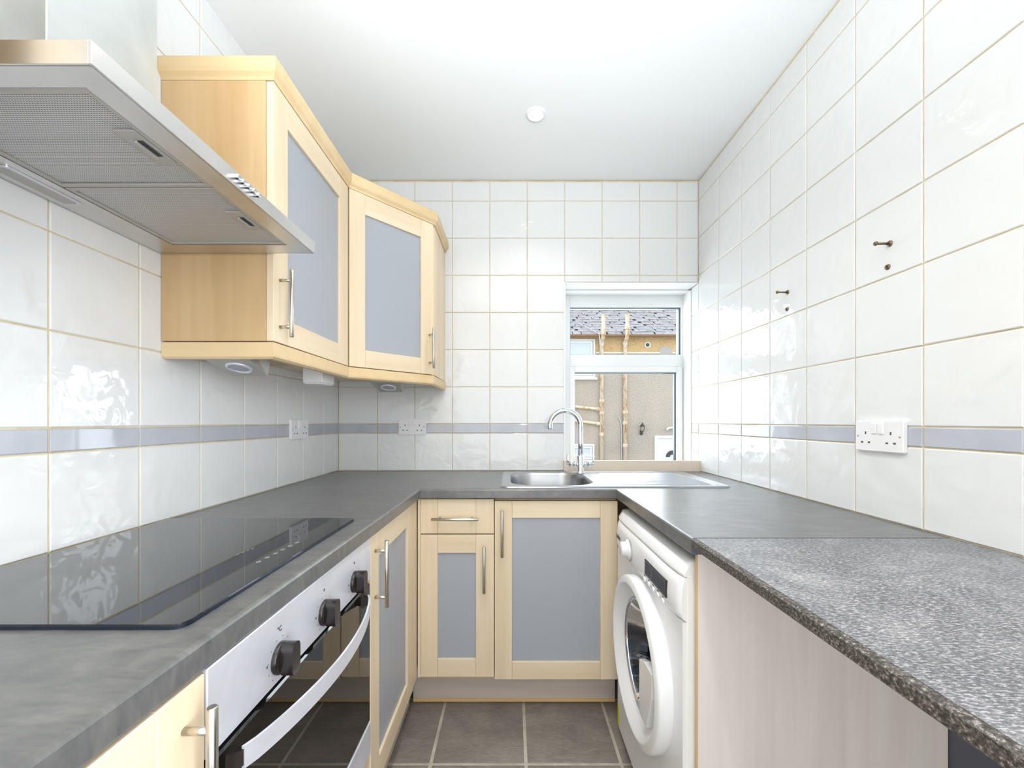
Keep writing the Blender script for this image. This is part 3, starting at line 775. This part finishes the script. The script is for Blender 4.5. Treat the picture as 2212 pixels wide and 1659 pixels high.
for y, z, lab in ((1.088, 1.5826, 'open brown wall plug below the nearer long screw'), (1.486, 1.5795, 'open wall plug below the farther long screw')):
    t = thing('wall_plug', lab, 'wall plug', (XR, y, z), 0, 'wall plugs in the right wall')
    obj('collar', Bm().lathe([(.0035, -.001), (.0042, -.0035), (.0065, -.0035), (.0075, 0)], axis='x', seg=18), 'screw', t)
    obj('hole', Bm().lathe([(.0042, -.0012), (0, -.0010)], axis='x', seg=14), 'pin_hole', t)

# ------------------------------------------------------------ washing machine
t = thing('washing_machine', 'white front-loading washing machine under the right worktop', 'washing machine', (0.400, 1.560, 0), -PI/2)
W = 0.598
CXW, CZW = 0.312, 0.462
circ = [(CXW+.190*math.cos(2*PI*k/48), CZW+.190*math.sin(2*PI*k/48)) for k in range(48)]
b = Bm()
b.plate([(0.003, .03), (W-.003, .03), (W-.003, .702), (0.003, .702)], circ, lambda a, c, d: (a, d, c), 0.012)
b.box(0.001, .012, .010, .56, .03, .812, .002); b.box(W-.012, W-.001, .010, .56, .03, .812, .002); b.box(.012, W-.012, .55, .56, .03, .812); b.box(.012, W-.012, .012, .56, .03, .04)
for x in (.04, W-.04):
    b.cyl((x, .05, 0.001), (x, .05, .03), .018, seg=16); b.cyl((x, .5, 0.001), (x, .5, .03), .018, seg=16)
obj('body', b, 'enamel', t)
prof = [(.03, .704), (0, .7035), (-.010, .709), (-.0145, .722), (-.0150, .750), (-.0125, .785), (-.006, .808), (.03, .808)]
def xprism(prof, x0, x1, smooth=True, ends=True, crown=0.0, nx=1):
    b = Bm(); bm = b.bm; rings = []
    for i in range(nx+1):
        u = i/nx; x = x0+(x1-x0)*u; e = crown*(1-(2*u-1)**8) - crown
        rings.append([bm.verts.new((x, y-e*(1 if y < .01 else 0), z)) for y, z in prof])
    n = len(prof); fs = []
    for a, c in zip(rings, rings[1:]):
        for k in range(n):
            f = bm.faces.new((a[k], a[(k+1)%n], c[(k+1)%n], c[k])); f.smooth = smooth and k not in (0, n-1, n-2); fs.append(f)
    fs += [bm.faces.new(rings[0]), bm.faces.new(rings[-1][::-1])]; bmesh.ops.recalc_face_normals(bm, faces=fs); return b
cpn = obj('control_panel', xprism(prof, .002, W-.002, crown=.012, nx=24), 'enamel', t)
prof = [(.03, .8095), (-.006, .8095), (-.006, .816), (.004, .832), (.018, .841), (.040, .845), (.56, .845), (.56, .8095)]
obj('lid', xprism(prof, .002, W-.002, crown=.010, nx=24), 'enamel', t)
b = Bm().lathe([(.230, .003), (.234, -.008), (.234, -.030), (.2325, -.034), (.229, -.037), (.227, -.038), (.214, -.0415), (.211, -.0418), (.208, -.0405), (.182, -.020), (.173, -.013), (.168, -.011), (.165, -.008), (.168, .004)], (CXW, 0, CZW), 'y', 64)
dr = obj('door', b, 'enamel', t)
b = Bm().lathe([(.168, -.013), (.160, -.014), (.158, .004), (.166, .006)], (CXW, 0, CZW), 'y', 48); obj('steel_ring', b, 'chrome', dr)
b = Bm().lathe([(.159, -.006), (.148, .018), (.130, .050), (.108, .078), (.06, .090), (0, .092)], (CXW, 0, CZW), 'y', 48); obj('glass_bowl', b, 'bowl_glass', dr)
b = Bm(); b.prism([(CXW+.060, CZW-.128), (CXW+.060, CZW+.028), (CXW+.105, CZW+.046), (CXW+.166, CZW+.046), (CXW+.166, CZW-.02), (CXW+.120, CZW-.128)], -.033, -.013, 'y')
bmesh.ops.bevel(b.bm, geom=b.bm.edges[:], offset=.0015, segments=1, affect='EDGES'); obj('door_handle', b, 'enamel', dr)
b = Bm().lathe([(.189, .004), (.180, .03), (.172, .05), (.175, .07)], (CXW, 0, CZW), 'y', 48); obj('door_seal', b, 'rubber', t)
b = Bm().lathe([(.176, .066), (.24, .075), (.24, .36), (.10, .38), (0, .36)], (CXW, 0, CZW), 'y', 48); obj('drum', b, 'drum', t)
# dial, display, buttons, lettering
YP = -.0150
b = Bm().lathe([(.030, 0), (.030, -.004), (.0245, -.006), (.0225, -.022), (.0195, -.025), (0, -.025)], axis='y', seg=32); obj('programme_dial', b, 'enamel', t, (.195, YP, .752))
b = Bm().box(.368, .532, YP-.0012, YP+.01, .733, .777, .0006); ds = obj('display', b, 'black_plastic', t)
for x0, x1 in ((.372, .420), (.428, .528)):
    b = Bm()
    for q in ((x0, x1, .737, .7376), (x0, x1, .7724, .773), (x0, x0+.0006, .737, .773), (x1-.0006, x1, .737, .773)): b.box(q[0], q[1], YP-.0015, YP-.0011, q[2], q[3])
    obj('display_border', b, 'white_ink', ds)
for k in range(5):
    b = Bm().lathe([(.0072, 0), (.0072, -.0025), (.006, -.0038), (0, -.0038)], axis='y', seg=18); obj('button', b, 'enamel', t, (.367+.036*k, YP+.001, .7175))
    link('button_lettering', text_mesh(('wash', 'spin', 'rinse', 'options', 'start')[k], .0052), 'ink', t, (.367+.036*k, YP-.0006, .7285), (PI/2, 0, 0))
link('logo_lettering', text_mesh('beko', .027), 'ink', t, (.070, YP-.0004, .757), (PI/2, 0, 0))
b = Bm()
for k in range(13):
    a = -1.15+2.3*k/12; c_, s_ = math.cos(a), math.sin(a)
    x, z = .195+.040*c_, .752+.036*s_
    b.box(x, x+.010, YP-.0006, YP, z-.0005, z+.0005)
for k in range(3): b.box(.150, .160, YP-.0006, YP, .766-.012*k, .767-.012*k)
obj('programme_marks', b, 'ink', t, kind='stuff')
b = Bm().box(.003, .030, -.0006, .0002, .035, .115); obj('energy_sticker', b, 'yellow', t, label='yellow sticker low on the front')

# ------------------------------------------------------------ outside: the house across
HYF = 12.0; EZ = 3.66; GZ = -1.30
b = Bm().box(-14, 20, 2.6, 30, GZ-.2, GZ); o = obj('ground', b, 'paving', kind='structure')
t = thing('house', 'roughcast house with slate roof and yellow stone strip, seen through the window', 'house', (3.4, HYF, GZ))
ox, oy, oz = t.location
def Hb(bb, x0, x1, y0, y1, z0, z1, bev=0.0): return bb.box(x0-ox, x1-ox, y0-oy, y1-oy, z0-oz, z1-oz, bev)
XA, XB = -2.2, 8.4
b = Bm(); Hb(b, XA, XB, HYF, 17, GZ, 3.17); obj('wall', b, 'roughcast', t)
b = Bm(); Hb(b, XA, XB, HYF+.01, 17, 3.17, EZ+.02); obj('upper_wall', b, 'yellow_wall', t, label='yellow stone strip under the eaves')
b = Bm(); Hb(b, 2.45, 4.30, HYF-.03, HYF+.02, 3.15, 3.185); Hb(b, 4.66, XB, HYF-.03, HYF+.02, 3.15, 3.185); obj('ledge', b, 'house_white', t)
b = Bm(); Hb(b, 4.29, 4.66, HYF-.012, HYF+.02, 3.12, 3.30); Hb(b, 4.34, 4.62, HYF-.012, HYF+.02, 3.30, 3.34); obj('cement_patch', b, 'grey_patch', t)
sl = math.radians(35); tn = math.tan(sl); EY = 11.86
b = Bm()
for xs in (0,):
    b.prism([(EY-oy, EZ-oz), (14.6-oy, EZ+tn*(14.6-EY)-oz), (17.3-oy, EZ-oz), (14.6-oy, EZ+tn*(14.6-EY)-.05-oz)], XA-.1-ox, XB+.1-ox, 'x')
obj('roof', b, 'slate_gap', t)
def slate_bm(bb, x, w_, row, lift=0.0):
    s0 = row*0.195; s1 = s0+0.30
    def P(s_, n_): return (EY-oy+s_*math.cos(sl)-n_*math.sin(sl), EZ-oz+s_*math.sin(sl)+n_*math.cos(sl))
    bm = bb.bm
    lo = [P(s0, .022+lift), P(s1, .004), P(s1, .001), P(s0, .012)]
    A = [bm.verts.new((x, y, z)) for y, z in lo]; C = [bm.verts.new((x+w_, y, z)) for y, z in lo]
    fs = [bm.faces.new(A), bm.faces.new(C[::-1])]+[bm.faces.new((A[i], A[(i+1)%4], C[(i+1)%4], C[i])) for i in range(4)]
    bmesh.ops.recalc_face_normals(bm, faces=fs)
SW = 0.235
bb = Bm(); slate_bm(bb, 0, SW-.011, 0); SM = bb.mesh('slate'); SM.materials.append(M['roof_slate'])
rest = Bm()
for row in range(17):
    n = int((XB-XA)/SW)
    for k in range(n+1):
        x = XA + k*SW + (SW/2 if row % 2 else 0) + random.uniform(-.006, .006)
        if 1.55 < x < 5.65 and row < 15 :
            link('slate', SM, [], t, (x-ox, row*.195*math.cos(sl)+random.uniform(-.009, .009)*math.cos(sl), row*.195*math.sin(sl)+random.uniform(-.003, .006)), (0, random.uniform(-.01, .01), 0))
        elif x < XB-.2: slate_bm(rest, x-ox, SW-.008, row)
obj('slates', rest, 'roof_slate', t, kind='stuff')
b = Bm(); pr = [(.07*math.cos(a), .06*math.sin(a)) for a in (PI+PI*k/8 for k in range(9))]+[(.062*math.cos(a), .05*math.sin(a)) for a in (2*PI-PI*k/8 for k in range(9))]
b.prism([(11.82+p[0]-oy, EZ+.0+p[1]-oz) for p in pr], XA-.1-ox, XB+.1-ox, 'x'); obj('gutter', b, 'gutter', t)
def house_window(x0, x1, z0, z1, split, top_light=None):
    b = Bm(); f = .055
    Hb(b, x0, x0+f, HYF-.03, HYF+.01, z0, z1, .006); Hb(b, x1-f, x1, HYF-.03, HYF+.01, z0, z1, .006)
    Hb(b, x0+f, x1-f, HYF-.03, HYF+.01, z1-f, z1, .006); Hb(b, x0+f, x1-f, HYF-.03, HYF+.01, z0, z0+f, .006)
    edges = [x0+f]+split+[x1-f]
    for s_ in split: Hb(b, s_-.03, s_+.03, HYF-.03, HYF+.01, z0+f, z1-f, .006)
    if top_light: Hb(b, x0+f, x1-f, HYF-.035, HYF+.01, top_light-.03, top_light+.03, .006)
    Hb(b, x0-.05, x1+.05, HYF-.10, HYF, z0-.06, z0, .006)
    wf = obj('window_frame', b, 'house_white', t)
    for a, c in zip(edges, edges[1:]):
        for q0, q1 in ([(z0+f, z1-f)] if not top_light else [(z0+f, top_light-.03), (top_light+.03, z1-f)]):
            b = Bm()
            for r in ((a+.02, a+.07, q0+.01, q1-.01), (c-.07, c-.02, q0+.01, q1-.01), (a+.07, c-.07, q1-.06, q1-.01), (a+.07, c-.07, q0+.01, q0+.06)): Hb(b, r[0], r[1], HYF-.045, HYF-.005, r[2], r[3], .004)
            obj('sash', b, 'house_white', wf)
            b = Bm(); Hb(b, a+.07, c-.07, HYF-.015, HYF-.012, q0+.06, q1-.06); obj('pane', b, 'house_glass', wf)
house_window(0.75, 2.42, 2.44, 3.57, [1.60])
house_window(0.90, 2.40, -0.70, 0.51, [1.62], 0.10)
# house door
DX0, DX1, DZ = 4.15, 5.15, 0.757
b = Bm(); Hb(b, DX0, DX0+.09, HYF-.05, HYF+.01, GZ, DZ, .008); Hb(b, DX1-.09, DX1, HYF-.05, HYF+.01, GZ, DZ, .008); Hb(b, DX0+.09, DX1-.09, HYF-.05, HYF+.01, DZ-.09, DZ, .008)
Hb(b, DX0+.095, DX1-.095, HYF-.03, HYF+.01, GZ+.02, DZ-.095, .004)
hd = obj('front_door', b, 'house_white', t)
acx, acz = 4.66, 0.13
b = Bm(); pts = [(acx+.24*math.cos(a)-ox, acz+.24*math.sin(a)-oz) for a in (PI*k/16 for k in range(17))]+[(acx+.20*math.cos(a)-ox, acz+.20*math.sin(a)-oz) for a in (PI-PI*k/16 for k in range(17))]
b.prism(pts, HYF-.05-oy, HYF-.028-oy, 'y'); Hb(b, acx-.27, acx+.27, HYF-.05, HYF-.028, acz-.04, acz); b.prism([(acx+.07*math.cos(a)-ox, acz+.07*math.sin(a)-oz) for a in (PI*k/10 for k in range(11))], HYF-.05-oy, HYF-.028-oy, 'y')
obj('fanlight_frame', b, 'house_white', hd)
b = Bm().prism([(acx+.20*math.cos(a)-ox, acz+.20*math.sin(a)-oz) for a in (PI*k/16 for k in range(17))], HYF-.036-oy, HYF-.031-oy, 'y'); obj('fanlight', b, 'lantern_black', hd)
b = Bm(); Hb(b, acx-.13, acx+.13, HYF-.045, HYF-.028, -.19, -.13, .008); obj('letter_box', b, 'grey_metal', hd)

def drainpipe(x, top, collars, label, branches=()):
    t = thing('drainpipe', label, 'drainpipe', (x, HYF-.07, GZ))
    yy = HYF-.07
    pts = [(0, 0, .02), (0, 0, 3.40-GZ), (0, -.04, 3.47-GZ), (0, -.20, 3.58-GZ), (0, -.22, 3.64-GZ), (0, -.22, top-GZ)]
    obj('pipe', Bm().tube(pts, .056, 16), 'pipe', t)
    for z in collars:
        y = -.22 if z > 3.6 else 0
        obj('collar', Bm().lathe([(.056, -.05), (.070, -.05), (.074, -.03), (.068, 0), (.074, .03), (.070, .05), (.056, .05)], (0, y, z-GZ), 'z', 18), 'pipe', t)
    for (x1, z1, z0) in branches:
        b = Bm().tube([(-.02, 0, z0-GZ), (-.12, 0, z0+.01-GZ), (x1-x, 0, z1-GZ)], .042, 12); b.cyl((-.05, 0, z0-GZ), (-.16, 0, z0+.015-GZ), .056, seg=14)
        obj('branch', b, 'pipe', t)
drainpipe(2.60, 4.21, [3.42, 1.76, 1.41, 0.80, 3.68], 'left rusty cream drainpipe with two side branches, on the house opposite', [(1.30, 1.66, 1.52), (1.30, 1.26, 1.10)])
drainpipe(3.28, 4.23, [3.83, 3.43, 1.43, 1.12, 0.47], 'right rusty cream drainpipe with a grey cable, on the house opposite')
def cable(label, pts, r=.014):
    p0 = Vector(pts[0]); b = Bm().tube([tuple(Vector(p)-p0) for p in pts], r, 8); o = obj('cable', b, 'cable', None, tuple(p0)); o['label'] = label; o['category'] = 'cable'
cable('thin grey cable running down beside the right drainpipe', [(3.10, 11.97, 1.30), (3.16, 11.965, 1.18), (3.19, 11.965, .95), (3.185, 11.965, .2), (3.22, 11.965, -1.28)])
cable('pale cable crossing the slates to the left drainpipe', [(1.95, 12.5, 4.19), (2.25, 12.1, 3.92), (2.48, 11.72, 3.66), (2.53, 11.74, 3.3), (2.53, 11.975, 3.0)])
t = thing('vent', 'round white wall vent in the yellow strip of the house', 'vent', (3.95, HYF+.01, 3.40))
obj('ring', Bm().lathe([(.085, 0), (.085, -.03), (.06, -.035), (.055, -.01)], axis='y', seg=24), 'house_white', t)
obj('opening', Bm().lathe([(.056, -.012), (0, -.014)], axis='y', seg=20), 'lantern_black', t)
t = thing('overflow_pipe', 'short white curved pipe above the front door of the house', 'pipe', (4.62, HYF, 0.95))
obj('pipe', Bm().tube([(.35, -.05, .04), (0, -.06, .04), (-.10, -.06, .02), (-.13, -.06, -.04)], .03, 12), 'house_white', t)
t = thing('wall_lantern', 'black coach lantern on the wall of the house opposite', 'lantern', (3.76, HYF, 0.80))
b = Bm(); b.box(-.035, .035, -.025, 0, -.02, .12, .006); b.tube([(0, -.02, .02), (0, -.09, -.01), (0, -.14, .02), (0, -.14, .08)], .014, 10); obj('bracket', b, 'lantern_black', t)
b = Bm().lathe([(.025, .08), (.035, .09), (.062, .22), (.055, .22), (.03, .10)], (0, -.14, 0), 'z', 6, False); obj('lantern_glass', b, 'lantern_glass', t)
b = Bm().lathe([(.085, .22), (.07, .245), (.03, .29), (.014, .31), (.016, .33), (0, .345)], (0, -.14, 0), 'z', 6, False); b.lathe([(.04, .08), (.042, .095), (0, .095)], (0, -.14, 0), 'z', 6, False)
for k in range(6):
    a = 2*PI*k/6; b.cyl((.036*math.cos(a), -.14+.036*math.sin(a), .09), (.064*math.cos(a), -.14+.064*math.sin(a), .222), .006, seg=6)
obj('cap', b, 'lantern_black', t)
